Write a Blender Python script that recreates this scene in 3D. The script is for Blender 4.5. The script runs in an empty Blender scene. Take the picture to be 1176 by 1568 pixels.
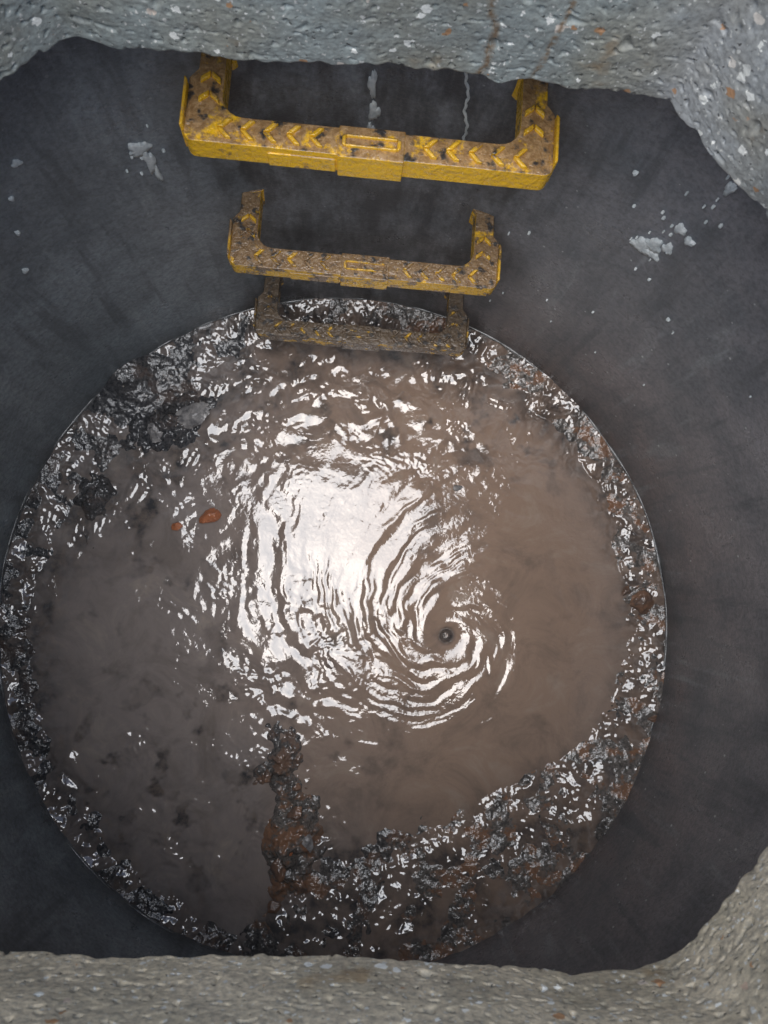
import bpy, bmesh, math, random
import numpy as np
from mathutils import Vector, Matrix, noise as mnoise

random.seed(4)
scene = bpy.context.scene

# ------------------------------------------------------------ dimensions (m)
ZFLOOR = -1.10                      # water level
CX, CY, R = -0.018, -0.065, 0.650   # chamber axis and radius

# ------------------------------------------------------------ numpy noise
rng = np.random.RandomState(11)
_ang = rng.rand(256, 256) * 2 * np.pi
GX, GY = np.cos(_ang), np.sin(_ang)
def perlin(x, y, seed=0, py=None):
    x = np.asarray(x, float); y = np.asarray(y, float)
    xi = np.floor(x).astype(int); yi = np.floor(y).astype(int)
    fx = x - xi; fy = y - yi
    sx = fx*fx*fx*(fx*(fx*6-15)+10); sy = fy*fy*fy*(fy*(fy*6-15)+10)
    def g(ix, iy, dx, dy):
        if py: iy = iy % py
        a = (ix*1 + seed*37) % 256; b = (iy + seed*71) % 256
        return GX[a, b]*dx + GY[a, b]*dy
    n00 = g(xi, yi, fx, fy); n10 = g(xi+1, yi, fx-1, fy)
    n01 = g(xi, yi+1, fx, fy-1); n11 = g(xi+1, yi+1, fx-1, fy-1)
    return 1.5*((n00*(1-sx)+n10*sx)*(1-sy) + (n01*(1-sx)+n11*sx)*sy)
def fbm(x, y, f, o=4, seed=0, gain=0.5):
    s = 0; a = 1.0
    for i in range(o):
        c, q = math.cos(.7*i+.4), math.sin(.7*i+.4)
        s = s + a*perlin((x*c-y*q)*f+17.3*i, (x*q+y*c)*f-9.1*i, seed+i); f *= 2.03; a *= gain
    return s
def sstep(a, b, x):
    t = np.clip((x-a)/(b-a), 0, 1); return t*t*(3-2*t)

# ------------------------------------------------------------ mesh helpers
def link(ob, parent=None):
    scene.collection.objects.link(ob)
    if parent: ob.parent = parent
    return ob
def grid_mesh(name, P, mat, mask=None, wrap=False, attrs=None):
    n, m, _ = P.shape
    idx = np.arange(n*m).reshape(n, m)
    if wrap:
        a = idx[:, :-1]; b = np.roll(idx, -1, 0)[:, :-1]
        c = np.roll(idx, -1, 0)[:, 1:]; d = idx[:, 1:]
    else:
        a = idx[:-1, :-1]; b = idx[1:, :-1]; c = idx[1:, 1:]; d = idx[:-1, 1:]
    q = np.stack([a.ravel(), b.ravel(), c.ravel(), d.ravel()], 1)
    if mask is not None:
        q = q[mask.ravel()[q].all(1)]
    used = np.unique(q); remap = -np.ones(n*m, int); remap[used] = np.arange(len(used))
    q = remap[q]; V = P.reshape(-1, 3)[used]
    me = bpy.data.meshes.new(name)
    me.vertices.add(len(V)); me.vertices.foreach_set('co', V.astype(np.float32).ravel())
    me.loops.add(q.size); me.loops.foreach_set('vertex_index', q.astype(np.int32).ravel())
    me.polygons.add(len(q)); me.polygons.foreach_set('loop_start', np.arange(0, q.size, 4, dtype=np.int32))
    me.update(calc_edges=True); me.validate()
    me.polygons.foreach_set('use_smooth', np.ones(len(me.polygons), bool))
    if attrs:
        for k, v in attrs.items():
            at = me.attributes.new(k, 'FLOAT', 'POINT')
            at.data.foreach_set('value', v.ravel()[used].astype(np.float32))
    me.materials.append(mat)
    return link(bpy.data.objects.new(name, me))

# ------------------------------------------------------------ node helpers
class NT:
    def __init__(s, name):
        s.m = bpy.data.materials.new(name); s.m.use_nodes = True
        s.t = s.m.node_tree; s.b = s.t.nodes['Principled BSDF']
        s.geo = s.t.nodes.new('ShaderNodeNewGeometry')
        s.pos = s.geo.outputs['Position']
    def n(s, typ, **kw):
        nd = s.t.nodes.new(typ)
        for k, v in kw.items(): setattr(nd, k, v)
        return nd
    def put(s, sock, v):
        if isinstance(v, bpy.types.NodeSocket): s.t.links.new(v, sock)
        else: sock.default_value = v
    def scale(s, v, sc):
        nd = s.n('ShaderNodeMapping'); s.put(nd.inputs[0], v); nd.inputs['Scale'].default_value = sc
        return nd.outputs[0]
    def noise(s, sc, det=3, rough=0.55, vec=None, dist=0.0):
        nd = s.n('ShaderNodeTexNoise'); s.put(nd.inputs['Vector'], vec or s.pos)
        nd.inputs['Scale'].default_value = sc; nd.inputs['Detail'].default_value = det
        nd.inputs['Roughness'].default_value = rough; nd.inputs['Distortion'].default_value = dist
        return nd.outputs[0]
    def voro(s, sc, vec=None):
        nd = s.n('ShaderNodeTexVoronoi'); s.put(nd.inputs['Vector'], vec or s.pos)
        nd.inputs['Scale'].default_value = sc
        return nd.outputs['Distance'], nd.outputs['Color']
    def ramp(s, v, a, b, lo=0.0, hi=1.0):
        nd = s.n('ShaderNodeMapRange'); s.put(nd.inputs[0], v)
        nd.inputs[1].default_value = a; nd.inputs[2].default_value = b
        nd.inputs[3].default_value = lo; nd.inputs[4].default_value = hi
        return nd.outputs[0]
    def math(s, op, a, b=0.0):
        nd = s.n('ShaderNodeMath', operation=op); s.put(nd.inputs[0], a); s.put(nd.inputs[1], b)
        return nd.outputs[0]
    def mix(s, f, a, b):
        nd = s.n('ShaderNodeMix', data_type='RGBA'); s.put(nd.inputs[0], f)
        s.put(nd.inputs[6], a if isinstance(a, bpy.types.NodeSocket) else (*a, 1))
        s.put(nd.inputs[7], b if isinstance(b, bpy.types.NodeSocket) else (*b, 1))
        return nd.outputs[2]
    def sep(s, v, i):
        nd = s.n('ShaderNodeSeparateXYZ'); s.put(nd.inputs[0], v); return nd.outputs[i]
    def attr(s, name):
        return s.n('ShaderNodeAttribute', attribute_name=name).outputs['Fac']
    def bump(s, h, dist, strength=1.0, prev=None):
        nd = s.n('ShaderNodeBump'); s.put(nd.inputs['Height'], h)
        nd.inputs['Distance'].default_value = dist; nd.inputs['Strength'].default_value = strength
        if prev: s.t.links.new(prev, nd.inputs['Normal'])
        return nd.outputs[0]
    def fin(s, col, rough, ior=1.45, normal=None, **kw):
        s.put(s.b.inputs['Base Color'], col if isinstance(col, bpy.types.NodeSocket) else (*col, 1))
        s.put(s.b.inputs['Roughness'], rough); s.b.inputs['IOR'].default_value = ior
        if normal: s.t.links.new(normal, s.b.inputs['Normal'])
        return s.m

# ------------------------------------------------------------ materials
def m_concrete():
    t = NT('weathered_concrete')
    x = t.sep(t.pos, 0); y = t.sep(t.pos, 1); z = t.sep(t.pos, 2)
    base = t.mix(t.ramp(y, -0.3, 0.35), (0.70, 0.60, 0.44), (0.33, 0.37, 0.355))  # warm dirt tint at low y, plus light painted in to brighten that face
    base = t.mix(t.ramp(t.math('ADD', x, y), .62, .70), base, (.44, .45, .45))  # upper-right chamfer painted lighter, standing in for light on that face
    n1 = t.noise(13, 4); n2 = t.noise(190, 4, 0.7)
    base = t.mix(t.ramp(n1, .42, .62, 0, .5), base, (.30, .27, .19))
    base = t.mix(t.ramp(n2, .40, .68, 0, .65), base, (.15, .15, .14))
    nz = t.n('ShaderNodeTexNoise'); nz.inputs['Scale'].default_value = 220; nz.inputs['Detail'].default_value = 2
    t.put(nz.inputs['Vector'], t.pos)
    sc = t.n('ShaderNodeVectorMath', operation='SCALE'); t.put(sc.inputs[0], nz.outputs['Color']); sc.inputs['Scale'].default_value = .0075
    w = t.n('ShaderNodeVectorMath', operation='ADD'); t.put(w.inputs[0], t.pos); t.put(w.inputs[1], sc.outputs[0]); wv = w.outputs[0]
    def agg(scale, thr, lo):
        d, c = t.voro(scale, wv)
        sel = t.ramp(t.sep(c, 0), lo, lo+.02)
        rad = t.math('MULTIPLY', t.math('POWER', t.sep(c, 1), 1.6), thr)
        return t.math('MULTIPLY', t.ramp(t.math('SUBTRACT', d, rad), .05, 0, 0, 1), sel), c
    a1, c1 = agg(95, .42, .66); a2, c2 = agg(260, .42, .55)
    col = t.mix(a2, base, (.60, .60, .56))
    col = t.mix(a1, col, t.mix(t.ramp(t.sep(c1, 2), .65, .8), (.84, .84, .78), (.42, .24, .13)))
    col = t.mix(t.ramp(n1, .64, .70, 0, .5), col, (.30, .18, .07))
    wob = t.math('MULTIPLY', t.math('SUBTRACT', n1, .5), .035)
    for x0, k in ((.152, .14), (.112, -.05)):
        dd = t.math('ABSOLUTE', t.math('ADD', t.math('SUBTRACT', x, t.math('ADD', x0+.2*k, t.math('MULTIPLY', z, k))), wob))
        mk = t.math('MULTIPLY', t.ramp(dd, .0035, .0005, 0, .8), t.ramp(y, .3, .4))
        mk = t.math('MULTIPLY', mk, t.ramp(n2, .35, .55))
        col = t.mix(mk, col, (.20, .12, .055))
    pd, pc = t.voro(170, t.scale(wv, (1, 1, 1.3)))
    pits = t.ramp(pd, .08, .26)
    pm = t.math('MULTIPLY', t.math('SUBTRACT', 1.0, pits), t.ramp(t.sep(pc, 0), .72, .76))
    col = t.mix(t.math('MULTIPLY', pm, .85), col, (.04, .042, .04))
    hh = t.math('SUBTRACT', t.math('MULTIPLY', n2, .9), pm)
    nb = t.bump(hh, .0015, .65)
    return t.fin(col, t.ramp(n2, .3, .7, .30, .65), 1.5, nb)

def m_wall():
    t = NT('chamber_wall_grey')
    x = t.sep(t.pos, 0); y = t.sep(t.pos, 1); z = t.sep(t.pos, 2)
    base = t.mix(t.ramp(x, -.5, .55), (.31, .365, .405), (.25, .25, .275))  # left painted lighter to make up for less light there; bluer tone
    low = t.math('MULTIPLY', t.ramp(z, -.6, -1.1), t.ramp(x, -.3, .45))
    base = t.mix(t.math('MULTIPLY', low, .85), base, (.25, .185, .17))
    big = t.noise(3.2, 4, .6)
    base = t.mix(t.ramp(big, .42, .60, 0, .45), base, (.15, .165, .18))
    blot = t.noise(9, 5, .7)
    base = t.mix(t.ramp(blot, .45, .62, 0, .5), base, (.15, .17, .185))
    st = t.noise(26, 5, .65, t.scale(t.pos, (1, 1, .12)))
    base = t.mix(t.ramp(st, .56, .70, 0, .45), base, (.42, .46, .48))
    base = t.mix(t.ramp(st, .45, .36, 0, .55), base, (.10, .115, .13))
    fine = t.noise(130, 4, .75)
    base = t.mix(t.ramp(fine, .40, .68, 0, .65), base, (.085, .095, .105))
    d, c = t.voro(85)
    sp = t.math('MULTIPLY', t.ramp(t.math('SUBTRACT', d, t.math('MULTIPLY', t.sep(c, 1), .17)), .04, 0), t.ramp(t.sep(c, 0), .85, .86))
    base = t.mix(t.math('MULTIPLY', sp, t.ramp(x, -.3, .4, .25, .8)), base, (.60, .63, .63))
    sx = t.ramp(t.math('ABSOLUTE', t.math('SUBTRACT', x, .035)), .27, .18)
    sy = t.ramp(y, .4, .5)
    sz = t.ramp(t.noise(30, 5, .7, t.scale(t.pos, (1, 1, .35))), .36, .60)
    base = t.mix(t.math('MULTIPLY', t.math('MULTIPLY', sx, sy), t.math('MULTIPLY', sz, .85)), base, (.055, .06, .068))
    wet = t.ramp(t.math('ADD', z, t.math('MULTIPLY', st, .12)), -.96, -1.03)
    base = t.mix(t.math('MULTIPLY', wet, .55), base, (.09, .083, .080))
    nb = t.bump(fine, .0020, .75)
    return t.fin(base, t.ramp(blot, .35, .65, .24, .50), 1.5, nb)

def m_yellow():
    t = NT('yellow_step_plastic')
    up = t.ramp(t.sep(t.geo.outputs['Normal'], 2), .3, .85)
    z = t.sep(t.pos, 2)
    oz = t.sep(t.n('ShaderNodeTexCoord').outputs['Object'], 2)
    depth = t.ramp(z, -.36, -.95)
    n1 = t.noise(38, 5, .7); n2 = t.noise(150, 3, .6)
    y = t.mix(n2, (.84, .45, .010), (.92, .56, .03))
    side = t.ramp(t.math('ADD', n1, t.math('MULTIPLY', depth, .21)), .60, .67)
    top = t.ramp(t.math('ADD', n1, t.math('MULTIPLY', depth, .14)), .36, .46)
    worn = t.math('MULTIPLY', t.ramp(oz, .0015, .0028), t.ramp(t.math('ADD', n1, t.math('MULTIPLY', depth, .14)), .60, .52))
    dirt = t.math('ADD', t.math('MULTIPLY', up, top), t.math('MULTIPLY', t.math('SUBTRACT', 1.0, up), side))
    dirt = t.math('MULTIPLY', t.math('MINIMUM', dirt, 1.0), t.math('SUBTRACT', 1.0, t.math('MULTIPLY', worn, .75)))
    mud = t.mix(t.ramp(n2, .35, .65), (.27, .155, .065), (.46, .29, .14))
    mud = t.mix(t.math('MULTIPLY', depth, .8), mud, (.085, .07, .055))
    mud = t.mix(t.ramp(t.noise(75, 3), .54, .64), mud, (.045, .04, .037))
    col = t.mix(dirt, y, mud)
    nb = t.bump(n2, .0025, .75)
    nb = t.bump(n1, .005, .6, nb)
    return t.fin(col, t.ramp(n2, .3, .7, .10, .42), 1.75, nb)

def m_water():
    t = NT('muddy_water')
    a = t.attr('tint'); k = t.attr('silt_hole_shade')
    col = t.mix(a, (.285, .262, .258), (.365, .262, .202))
    n = t.noise(9, 5, .7, dist=1.0)
    col = t.mix(t.ramp(n, .48, .68, 0, .5), col, (.15, .125, .11))
    col = t.mix(t.ramp(n, .45, .32, 0, .4), col, (.48, .40, .33))
    col = t.mix(k, col, t.mix(t.ramp(t.noise(40, 4, .7), .38, .62), (.045, .048, .055), (.18, .145, .125)))
    nb = t.bump(t.noise(120, 2, .5, dist=.5), .0012, .4)
    return t.fin(col, .05, 2.0, nb)

def m_bench():
    t = NT('wet_silted_concrete')
    a = t.attr('tint')
    n1 = t.noise(22, 5, .7); n2 = t.noise(190, 3, .65)
    dark = t.mix(t.ramp(n2, .35, .65), (.035, .037, .043), (.11, .11, .115))
    lite = t.mix(t.ramp(n2, .35, .65), (.105, .097, .088), (.25, .22, .20))
    col = t.mix(a, dark, lite)
    col = t.mix(t.math('MULTIPLY', t.ramp(n1, .50, .58), a), col, t.mix(n2, (.40, .20, .11), (.21, .13, .09)))
    col = t.mix(t.ramp(n1, .46, .38, 0, .6), col, (.04, .04, .042))
    d, c = t.voro(130)
    sp = t.math('MULTIPLY', t.ramp(d, .30, .2), t.ramp(t.sep(c, 0), .90, .92))
    col = t.mix(t.math('MULTIPLY', sp, .7), col, (.55, .5, .45))
    nb = t.bump(t.noise(105, 3, .6), .0042, .65)
    return t.fin(col, .13, 1.85, nb)

def m_simple(name, c1, c2, sc, rough, ior=1.45, bd=.002):
    t = NT(name); n = t.noise(sc, 4, .65)
    return t.fin(t.mix(t.ramp(n, .35, .65), c1, c2), rough, ior, t.bump(n, bd, .7))

M_CON, M_WALL, M_YEL, M_WAT, M_BEN = m_concrete(), m_wall(), m_yellow(), m_water(), m_bench()
M_SPL = m_simple('dried_mortar', (.55, .60, .61), (.82, .85, .84), 110, .7)
M_BRK = m_simple('fired_clay', (.50, .18, .08), (.34, .13, .07), 60, .3, 1.6)
M_STN = m_simple('wet_stone', (.44, .42, .41), (.15, .145, .15), 60, .2, 1.7, .004)
M_STB = m_simple('wet_brown_stone', (.30, .17, .11), (.13, .095, .08), 50, .2, 1.7)
M_GRD = m_simple('asphalt', (.045, .045, .047), (.075, .073, .07), 120, .8)

# ------------------------------------------------------------ cover slab with irregular opening
ctr = [(.385, -.10), (.39, .05), (.388, .24), (.358, .313), (.325, .352), (.295, .391), (.274, .418), (.183, .426), (.115, .433),
       (.048, .438), (-.018, .441), (-.133, .445), (-.20, .452), (-.231, .457), (-.262, .437), (-.287, .414), (-.34, .35),
       (-.365, .26), (-.37, .1), (-.36, -.08), (-.345, -.19), (-.31, -.25), (-.257, -.266), (-.147, -.273),
       (-.016, -.275), (.103, -.284), (.165, -.292), (.208, -.292), (.236, -.288), (.257, -.278), (.287, -.249), (.329, -.203), (.37, -.15)]
P = np.array(ctr + [ctr[0]]); seg = np.hypot(*(P[1:]-P[:-1]).T); s = np.concatenate([[0], np.cumsum(seg)]); L = s[-1]
NS = 2000; su = np.arange(NS)/NS*L
cxy = np.stack([np.interp(su, s, P[:, 0]), np.interp(su, s, P[:, 1])], 1)
ker = np.hanning(13); ker /= ker.sum()
for k in range(2):
    cxy[:, k] = np.convolve(np.concatenate([cxy[-6:, k], cxy[:, k], cxy[:6, k]]), ker, 'valid')
tan = np.roll(cxy, -1, 0) - np.roll(cxy, 1, 0); tan /= np.linalg.norm(tan, axis=1)[:, None]
nrm = np.stack([tan[:, 1], -tan[:, 0]], 1)
zl = np.concatenate([np.linspace(-.2, -.11, 105), np.linspace(-.109, 0, 40)])
S, Zg = np.meshgrid(su, zl, indexing='ij')
def cs(f, seed):
    n = int(round(f*L)); return perlin(Zg*f, S*n/L, seed, n)
off = .0028*cs(8, 3) + .0009*cs(33, 4) + .0003*cs(110, 5) + .00022*cs(300, 6)
pit = np.clip(cs(150, 8)-.48, 0, 1)*.010 + np.clip(cs(60, 18)-.60, 0, 1)*.012
lipw = .004 + .005*perlin(Zg*0+.3, S*55/L, 9, 55)
lip = np.clip(1-(Zg+.2)/np.maximum(lipw, .001), 0, 1)**2*.005
off = off + pit + lip
lipz = .004*perlin(S*0+.5, S*14/L, 12, 14) + .0035*perlin(S*0+.5, S*60/L, 13, 60) + .0042*perlin(S*0+.5, S*190/L, 14, 190)
Zd = Zg + lipz*np.clip((-.15-Zg)/.05, 0, 1)
X = cxy[:, 0][:, None] + nrm[:, 0][:, None]*off; Y = cxy[:, 1][:, None] + nrm[:, 1][:, None]*off
up_ = (Zg+.2)/.2
X = X - .10*up_*sstep(.33, .385, cxy[:, 0])[:, None] + .04*up_*sstep(-.31, -.36, cxy[:, 0])[:, None]  # inward lean of the sides is added, unseen, to narrow the sky reflection
face = np.stack([X, Y, Zd], 2)
th = np.arctan2(cxy[:, 1]-.08, cxy[:, 0]-.01)
sq = .95/np.maximum(np.abs(np.cos(th)), np.abs(np.sin(th)))
outer = np.stack([.01+sq*np.cos(th), .08+sq*np.sin(th)], 1)
def ring(w, z):
    return np.stack([X[:, -1]*(1-w)+outer[:, 0]*w, Y[:, -1]*(1-w)+outer[:, 1]*w, np.full(NS, z)], 1)
under = [np.stack([X[:, 0]*(1-w)+outer[:, 0]*w, Y[:, 0]*(1-w)+outer[:, 1]*w, Zd[:, 0]*(1-min(1, w*20))+(-.2+.006)*min(1, w*20)], 1) for w in (1.0, .5, .2, .06)]
allr = np.stack(under + [face[:, i] for i in range(face.shape[1])] + [ring(.01, .002), ring(.1, .004), ring(.5, .004), ring(1, .004)], 1)
slab = grid_mesh('concrete_cover_slab', allr, M_CON, wrap=True)

bm = bmesh.new()
def sqv(h, z, cx=.01, cy=.08): return [bm.verts.new((cx+sx*h, cy+sy*h, z)) for sx, sy in ((-1, -1), (1, -1), (1, 1), (-1, 1))]
lv = [sqv(.95, -.22), sqv(.948, -.006), sqv(3, -.006), sqv(12, -.006), sqv(150, -.006)]
for a, b in zip(lv, lv[1:]):
    for i in range(4): bm.faces.new((a[i], b[i], b[(i+1) % 4], a[(i+1) % 4]))
me = bpy.data.meshes.new('ground'); bm.to_mesh(me); bm.free(); me.materials.append(M_GRD); link(bpy.data.objects.new('ground', me))

# ------------------------------------------------------------ chamber wall
na = 360; zz = np.linspace(-1.2, -.188, 60); A = np.arange(na)/na*2*np.pi
AA, ZZ = np.meshgrid(A, zz, indexing='ij')
rr = R + .0025*perlin(ZZ*4, AA*8/(2*np.pi), 21, 8) + .0008*perlin(ZZ*20, AA*40/(2*np.pi), 22, 40)
Pw = np.stack([CX+rr*np.cos(AA), CY+rr*np.sin(AA), ZZ], 2)[:, ::-1]
wall = grid_mesh('manhole_chamber_wall', Pw, M_WALL, wrap=True)

def splash(bm, thd, z, w, h, seed, lobes=3, tilt=0):
    rs = random.Random(seed); n = 48; pts = []
    ph = [rs.uniform(0, 6.28) for _ in range(6)]
    for i in range(n):
        a = i/n*2*math.pi
        r = 1+.20*math.sin(lobes*a+ph[0])+.10*math.sin(5*a+ph[1])+.07*math.sin(9*a+ph[2])+.04*math.sin(14*a+ph[3])
        pts.append((math.cos(a)*r*w/2, math.sin(a)*r*h/2))
    def pos(u, v, rad):
        u, v = u*math.cos(tilt)-v*math.sin(tilt), u*math.sin(tilt)+v*math.cos(tilt)
        a = math.radians(thd)-u/R
        return (CX+rad*math.cos(a), CY+rad*math.sin(a), z+v)
    o = [bm.verts.new(pos(u, v, R+.004)) for u, v in pts]
    m1 = [bm.verts.new(pos(u*.94, v*.94, R-.0030)) for u, v in pts]
    m2 = [bm.verts.new(pos(u*.5, v*.5, R-.0038+rs.uniform(-.0004, .0004))) for u, v in pts]
    c = bm.verts.new(pos(0, 0, R-.004))
    for i in range(n):
        j = (i+1) % n
        bm.faces.new((o[i], o[j], m1[j], m1[i])); bm.faces.new((m1[i], m1[j], m2[j], m2[i])); bm.faces.new((m2[i], m2[j], c))
bm = bmesh.new()
splist = [(111.7, -.49, .028, .026), (111.2, -.52, .013, .05), (110.9, -.55, .007, .04), (85.9, -.42, .010, .05), (85.6, -.47, .014, .035), (85.9, -.51, .010, .03),
          (51.6, -.530, .028, .030), (50.6, -.512, .022, .028), (50.0, -.53, .02, .014), (49.2, -.500, .014, .020),
          (49.6, -.455, .015, .016), (48.0, -.462, .014, .012), (48.8, -.351, .010, .020), (130.4, -.605, .008, .008),
          (123.3, -.423, .012, .010), (128, -.53, .006, .008), (133, -.5, .006, .005), (57, -.42, .006, .007),
          (43, -.62, .006, .006), (126, -.47, .006, .007), (135, -.56, .005, .005)]
for i, sp in enumerate(splist): splash(bm, *sp, seed=i+3)
rs = random.Random(5)
for c0, z0, n_, sg in ((50.5, -.51, 20, 1.8), (111.5, -.5, 7, 2.2), (48.5, -.37, 8, 2), (50, -.60, 12, 12)):
    for i in range(n_):
        q = rs.uniform(.002, .0040); splash(bm, c0+rs.gauss(0, sg), z0+rs.gauss(0, .04 if sg < 5 else .16), q, q*rs.uniform(.7, 1.3), 200+i)
prev = None
for i in range(41):
    f = i/40; a = math.radians(75.0+2.4*f+.16*math.sin(i*.55)+.09*math.sin(i*1.9)); z = -.51+.20*f
    hw = (.0009+.0008*abs(math.sin(i*1.3)))/R
    vs = [bm.verts.new((CX+q*math.cos(a+e), CY+q*math.sin(a+e), z)) for q, e in ((R+.004, -hw*1.3), (R-.0028, -hw), (R-.0028, hw), (R+.004, hw*1.3))]
    if prev:
        for k in range(3): bm.faces.new((prev[k], prev[k+1], vs[k+1], vs[k]))
    prev = vs
me = bpy.data.meshes.new('splashes'); bm.to_mesh(me); bm.free(); me.materials.append(M_SPL)
for p in me.polygons: p.use_smooth = True
link(bpy.data.objects.new('mortar_splashes', me), wall)

nb_ = 900; B = np.arange(nb_)/nb_*2*np.pi; C8 = np.arange(9)/8*2*np.pi
BB, CC = np.meshgrid(B, C8, indexing='ij')
br = .0026*(1+.9*perlin(CC*0+.2, BB*90/(2*np.pi), 31, 90))
brr = R + .0005 + br*np.cos(CC) + .0035*perlin(CC*0+.4, BB*30/(2*np.pi), 32, 30)
bz = ZFLOOR+.020 + .010*perlin(CC*0+.4, BB*7/(2*np.pi), 33, 7) + br*np.sin(CC)
bead = grid_mesh('joint_bead', np.stack([CX+brr*np.cos(BB), CY+brr*np.sin(BB), bz], 2), m_simple('joint_mortar', (.30, .31, .315), (.07, .07, .07), 40, .15, 1.8), wrap=True)
bead.parent = wall

# ------------------------------------------------------------ benching (floor) and water
N = 840
gx = np.linspace(CX-R-.01, CX+R+.01, N); gy = np.linspace(CY-R-.01, CY+R+.01, N)
X, Y = np.meshgrid(gx, gy, indexing='ij')
dx, dy = X-CX, Y-CY; r = np.hypot(dx, dy); th = np.degrees(np.arctan2(dy, dx))
shore = [(-180, .505), (-159, .535), (-141, .555), (-123, .585), (-108, .60), (-100, .42), (-97.5, .385), (-83, .415), (-67, .4225), (-50.7, .442), (-37, .465),
         (-26.6, .518), (-19, .554), (-7, .545), (16.6, .543), (27, .537), (45.7, .534), (60, .50), (80, .47), (100, .46), (112, .44), (125.5, .40), (139.7, .39), (160.7, .45), (180, .505)]
wl = [(-180, .60), (-159, .605), (-141, .61), (-123, .615), (-108, .61), (-100, .50), (-97.5, .47), (-83, .44), (-67, .435), (-50.7, .455), (-37, .48),
      (-26.6, .535), (-19, .57), (-7, .58), (16.6, .59), (27, .59), (45.7, .595), (60, .60), (80, .60), (100, .59), (112, .57), (125.5, .555), (139.7, .555), (160.7, .585), (180, .60)]
rough_ = fbm(X, Y, 9, 3, 40)
rs1 = np.interp(th, *zip(*shore)) + .035*rough_
rs_ = np.interp(th, *zip(*wl)) + .022*rough_ + .014*fbm(X, Y, 34, 3, 44)
mask = r < R+.006
tt = (r-rs_)/(R-rs_)
hmax = .010+.030*np.clip((R-rs_-.03)/.18, 0, 1)
slope = np.where(tt > 0, hmax*np.clip(tt, 0, 1.05)**.9, (r-rs_)*.3)
hb = slope + .0030*fbm(X, Y, 13, 2, 41, .5) + .0013*fbm(X, Y, 40, 2, 46) + .0005*fbm(X, Y, 110, 2, 47)
def blob(x0, y0, sx, sy, h, ang=0):
    c, s_ = math.cos(ang), math.sin(ang); a = (X-x0)*c+(Y-y0)*s_; b = -(X-x0)*s_+(Y-y0)*c
    return h*np.exp(-(a/sx)**2-(b/sy)**2)
l1 = fbm(X, Y, 17, 3, 52, .55); l2 = np.abs(fbm(X, Y, 30, 3, 53, .5))
lump = np.maximum.reduce([-.026+blob(-.105, -.49, .065, .13, .054)*(1+.40*l1+.30*l2),
    -.026+blob(-.135, -.335, .055, .10, .036)*(1+.5*l1+.5*l2),
    -.026+blob(-.36, .33, .13, .075, .040, .5)*(1+.4*l1+.35*l2),
    -.026+blob(-.50, .17, .05, .12, .034)*(1+.5*l1+.35*l2)])
hb = np.maximum(hb, lump)
hb = hb + blob(-.44, .42, .05, .05, .03)
tint = np.clip(.10+.90*sstep(-.12, .25, X) + 1.0*np.exp(-((X+.115)/.09)**2-((Y+.48)/.17)**2) + .3*fbm(X, Y, 6, 3, 56), 0, 1)
bench = grid_mesh('benching', np.stack([X, Y, ZFLOOR+hb], 2), M_BEN, mask, attrs={'tint': tint})

def g(x0, y0, sx, sy): return np.exp(-((X-x0)/sx)**2-((Y-y0)/sy)**2)
vx, vy = .196, -.099
wx = .010*fbm(X, Y, 16, 2, 90); wy = .010*fbm(X, Y, 16, 2, 94)
ux, uy = X-vx, Y-vy; rv0 = np.hypot(ux, uy)+1e-5
ux, uy = ux+wx*sstep(0, .06, rv0), uy+wy*sstep(0, .06, rv0)
rv = np.hypot(ux, uy)+1e-5; tv = np.arctan2(uy, ux)
def swirl(k, f, seed):
    a = k*np.log(rv+.04); c, q = np.cos(a), np.sin(a)
    return perlin((ux*c-uy*q)*f, (ux*q+uy*c)*f, seed)
s1 = swirl(2.2, 13, 61); s2 = swirl(2.6, 28, 62); s3 = swirl(2.0, 60, 59)
wpx = X+.014*perlin(X*13, Y*13, 63); wpy = Y+.014*perlin(X*13, Y*13, 64)
iso = fbm(wpx, wpy*1.25, 20, 1, 65); iso2 = perlin((wpx*.8+wpy*.6)*48, (-wpx*.6+wpy*.8)*48, 66); iso3 = fbm(wpx, wpy, 105, 1, 67)
top = np.clip(g(-.08, .36, .36, .12)+g(.30, .34, .22, .12)*.9+g(-.33, .2, .12, .12)*.7, 0, 1.2)
calm = np.clip(g(.40, -.08, .13, .24)+g(.22, -.33, .20, .08)+.45*g(-.38, -.18, .15, .20)+.4*g(-.27, -.35, .10, .12), 0, 1)
mid = g(.03, -.02, .24, .22)
low = g(-.10, -.33, .13, .24)*1.3+g(-.40, -.42, .22, .20)*1.5+g(-.15, -.15, .14, .14)*.5+g(-.40, .0, .16, .2)*.5
film = sstep(.0, .05, r-rs1)
core = sstep(.014, .05, rv)
patchy = np.clip(.50+1.6*perlin(X*9+3, Y*9, 92), .0, 1.4)
patch2 = np.clip(.35+1.8*perlin(X*14+3, Y*14, 97), .0, 1.5)
swl = (mid*.8+.9*g(vx, vy, .20, .20))*(1-.5*calm)*core
sheet = 1-.6*g(-.02, .10, .10, .10)             # calmer sheet above the swirl
h = (.0032*s1 + .0013*s2*sheet + .0005*s3*patchy)*swl
h = h + .0006*patchy*np.sin(2*np.pi*rv/.034 + tv + 2.0*s1)*np.exp(-((rv-.10)/.06)**2)
amp = (.12+1.15*top+.06*mid+1.2*low+1.2*film)*(1-.70*calm*(1-film))*(.3+.7*core)*sheet
h = h + (.0022*iso + .0015*iso2*patchy + .00068*iso3*patch2)*amp
h = h + .0018*perlin(X*8, Y*8, 68)
an = np.clip(.5+1.6*perlin(X*12, Y*12, 71), 0, 1)
bx, by = X+.265, Y-.085; rb = np.hypot(bx, by)
h = h + .0009*an*np.sin(rb*2*np.pi/.044+2.2*s1+1.8*iso)*np.exp(-((rb-.13)/.04)**2)*sstep(-.02, .12, bx)
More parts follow.
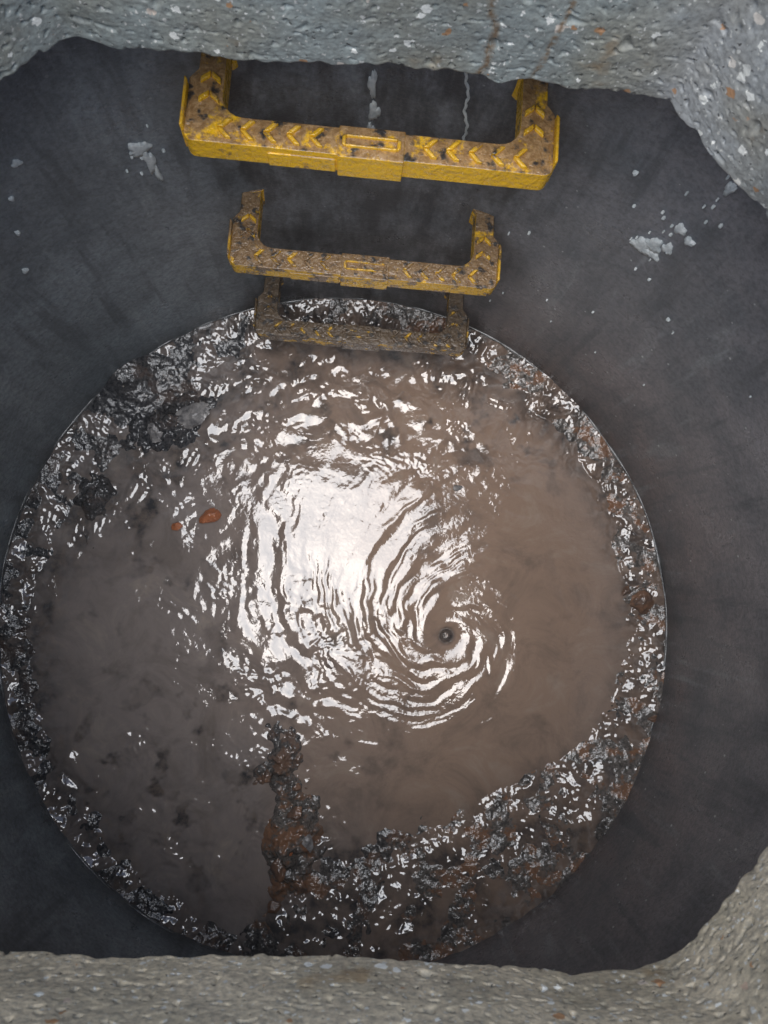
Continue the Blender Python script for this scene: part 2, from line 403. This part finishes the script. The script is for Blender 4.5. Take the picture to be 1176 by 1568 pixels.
h = h - .030/(1+(rv/.013)**2)**1.4 - .0025/(1+(rv/.05)**2)
# thin film of water running over the benching, broken by the rough surface
h = h + np.maximum(slope, 0) + .0003*sstep(0, .1, tt) + .0024*fbm(X, Y, 15, 2, 99)*sstep(0, .15, tt)
tw = np.clip(.25+.75*sstep(-.36, .16, X+.15*Y+.08*fbm(X, Y, 5, 4, 69)), 0, 1)
silt_hole_shade = np.clip(sstep(-.035, .09, r-rs1)*.80 + .40*g(-.25, .03, .10, .05) + .65*sstep(.2, .8, fbm(X, Y, 13, 4, 73, .6))*(top+low+.3), 0, .92)
silt_hole_shade = silt_hole_shade*(.40+.60*np.clip(.5+1.3*fbm(X, Y, 18, 3, 75), 0, 1))
silt_hole_shade = np.maximum(silt_hole_shade, .95*sstep(.022, .010, rv0))  # vortex hole: shade painted as a dark core, not sediment
water = grid_mesh('water', np.stack([X, Y, ZFLOOR+h], 2), M_WAT, mask, attrs={'tint': tw, 'silt_hole_shade': silt_hole_shade})

# ------------------------------------------------------------ steps
def build_step(name, z, seed):
    rs = random.Random(seed); bm = bmesh.new()
    def prism(pts, z0, z1):
        b = [bm.verts.new((x, y, z0)) for x, y in pts]; t = [bm.verts.new((x, y, z1)) for x, y in pts]
        bm.faces.new(t); bm.faces.new(b[::-1]); n = len(pts)
        for i in range(n): bm.faces.new((b[i], b[(i+1) % n], t[(i+1) % n], t[i]))
    def arc(cx, cy, r, a0, a1, n=5):
        return [(cx+r*math.cos(math.radians(a0+(a1-a0)*i/n)), cy+r*math.sin(math.radians(a0+(a1-a0)*i/n))) for i in range(n+1)]
    W = .195
    pts = [(-.184, .03)] + [(-.186, -.055), (-W, -.066)] + arc(-W+.010, -.126, .010, 180, 270) + arc(W-.010, -.126, .010, 270, 360) \
        + [(W, -.066), (.186, -.055), (.184, .03), (.158, .03)] + arc(.158-.022, -.105+.022, .022, 0, -90) + arc(-.158+.022, -.105+.022, .022, 270, 180) + [(-.158, .03)]
    prism(pts, -.030, 0)
    prism([(-.034, -.1385), (.036, -.1385), (.036, -.103), (-.034, -.103)], -.0355, .0012)
    prism([(-.108, -.1375), (-.036, -.1375), (-.036, -.110), (-.108, -.110)], -.0305, -.008)
    for sx in (-1, 1):
        x0, x1 = sx*(W-.0005), sx*(W+.0030)
        a, b = min(x0, x1), max(x0, x1)
        prism([(a, -.126), (b, -.124), (b, -.074), (a, -.070)], -.031, .009)
        prism(arc(sx*.1705, -.002, .024, 0, 360, 12)[:-1], -.042, .0012)
        for k in range(5):
            cx = sx*(.060+.0240*k); w = .006; q = .0095; yc = -.1205
            for sg in (-1, 1):
                prism([(cx-q*.5, yc+sg*.0006), (cx-q*.5+w, yc+sg*.0006), (cx+q*.5+w, yc+sg*.0105), (cx+q*.5, yc+sg*.0105)][::sg], -.002, .0045)
        for k in range(2):
            yc = -.088+.022*k; cx = sx*.172
            for sg in (-1, 1):
                prism([(cx+sg*.0006, yc+.002), (cx+sg*.0006, yc+.008), (cx+sg*.0105, yc), (cx+sg*.0105, yc-.006)][::-sg], -.002, .0040)
    for q in ([(-.026, -.1275), (.028, -.1275), (.028, -.1250), (-.026, -.1250)], [(-.026, -.1165), (.028, -.1165), (.028, -.1140), (-.026, -.1140)],
              [(-.030, -.1250), (-.026, -.1275), (-.026, -.1140), (-.030, -.1165)], [(.028, -.1275), (.032, -.1250), (.032, -.1165), (.028, -.1140)]):
        prism(q, 0, .0045)
    bmesh.ops.recalc_face_normals(bm, faces=bm.faces)
    me = bpy.data.meshes.new(name); bm.to_mesh(me); bm.free(); me.materials.append(M_YEL)
    ob = link(bpy.data.objects.new(name, me))
    a = math.radians(-4.5)
    ob.location = (CX+R*math.sin(-a), CY+R*math.cos(a), z); ob.rotation_euler = (math.radians(rs.uniform(-1.5, 1.5)), math.radians(rs.uniform(-.6, .6)), a)
    bv = ob.modifiers.new('bevel', 'BEVEL'); bv.width = .0016; bv.segments = 2; bv.limit_method = 'ANGLE'; bv.angle_limit = math.radians(40)
    for p in me.polygons: p.use_smooth = True
    ob.modifiers.new('wn', 'WEIGHTED_NORMAL')
    return ob
for i, z in enumerate((-.35, -.65, -.95)): build_step('manhole_step', z, i+1)

# ------------------------------------------------------------ loose stones
def rock(name, x, y, z, sx, sy, sz, rot, mat, seed):
    rs = random.Random(seed); bm = bmesh.new(); bmesh.ops.create_icosphere(bm, subdivisions=5, radius=1)
    pl = [(Vector((rs.uniform(-1, 1), rs.uniform(-1, 1), rs.uniform(-1, 1))).normalized(), rs.uniform(.5, .85)) for _ in range(16)]
    for v in bm.verts:
        for n, d in pl:
            k = v.co.dot(n)
            if k > d: v.co -= n*(k-d)
        v.co *= 1+.14*mnoise.noise(v.co*3+Vector((seed, 0, 0)))+.07*mnoise.noise(v.co*9)
    me = bpy.data.meshes.new(name); bm.to_mesh(me); bm.free(); me.materials.append(mat)
    for p in me.polygons: p.use_smooth = True
    ob = link(bpy.data.objects.new(name, me)); ob.location = (x, y, ZFLOOR+z); ob.scale = (sx, sy, sz); ob.rotation_euler = (rs.uniform(-.2, .2), rs.uniform(-.2, .2), rot)
    return ob
rock('brick_fragment', -.272, .142, .004, .026, .019, .012, .7, M_BRK, 2)
rock('brick_fragment', -.338, .118, .006, .012, .009, .007, .2, M_BRK, 9)
for i, (x, y, z, a, b, c, ro, m) in enumerate([(-.315, .335, .021, .050, .026, .012, .35, M_STN), (-.375, .310, .018, .028, .022, .012, 1.0, M_STN),
        (.588, -.035, .010, .028, .025, .013, 0, M_STB), (.56, -.01, .004, .014, .010, .008, 1, M_STB), (.221, .198, -.001, .011, .007, .006, 0, M_STN),
        (-.10, -.43, .022, .020, .014, .012, .4, M_STB), (-.13, -.53, .024, .024, .017, .014, 1.3, M_STB), (-.09, -.56, .020, .018, .014, .010, 2, M_STB),
        (-.08, -.475, .022, .017, .024, .012, .2, M_STN), (-.155, -.36, .008, .016, .012, .010, .8, M_STB), (.60, -.26, .014, .014, .012, .010, .2, M_STB),
        (-.14, -.60, .012, .018, .013, .010, .5, M_STB), (-.10, -.385, .008, .012, .010, .008, .5, M_STB), (-.12, -.495, .026, .020, .015, .010, .9, M_BRK)]):
    rock('stone', x, y, z, a, b, c, ro, m, 20+i)

# ------------------------------------------------------------ camera
cam_d = bpy.data.cameras.new('camera'); cam = link(bpy.data.objects.new('camera', cam_d))
zc = Vector((-.0478, -.099, 1)).normalized(); xc = (Vector((1, 0, 0))-zc*zc.x).normalized(); yc = zc.cross(xc)
cam.matrix_world = Matrix(((xc.x, yc.x, zc.x, 0), (xc.y, yc.y, zc.y, 0), (xc.z, yc.z, zc.z, .40), (0, 0, 0, 1)))
cam_d.sensor_fit = 'VERTICAL'; cam_d.sensor_height = 36; cam_d.lens = 26.4; cam_d.clip_start = .01; cam_d.clip_end = 500
cam_d.dof.use_dof = True; cam_d.dof.focus_distance = 1.2; cam_d.dof.aperture_fstop = 13
scene.camera = cam

# ------------------------------------------------------------ overcast daylight
EL, AZ = 80, -120
w = bpy.data.worlds.new('World'); scene.world = w; w.use_nodes = True
sky = w.node_tree.nodes.new('ShaderNodeTexSky'); sky.sky_type = 'NISHITA'; sky.sun_disc = False
sky.sun_elevation = math.radians(EL); sky.sun_rotation = math.radians(AZ); sky.dust_density = 3; sky.air_density = 1
bg = w.node_tree.nodes['Background']; w.node_tree.links.new(sky.outputs[0], bg.inputs[0]); bg.inputs[1].default_value = .15
sd = bpy.data.lights.new('sun', 'SUN'); sd.energy = 5; sd.angle = math.radians(76); sd.color = (.97, .985, 1)
so = link(bpy.data.objects.new('sun', sd))
el, az = math.radians(EL), math.radians(AZ)
dirv = Vector((math.sin(az)*math.cos(el), math.cos(az)*math.cos(el), math.sin(el)))
so.rotation_euler = dirv.to_track_quat('Z', 'Y').to_euler()
scene.view_settings.view_transform = 'Standard'; scene.view_settings.look = 'None'; scene.view_settings.exposure = 0
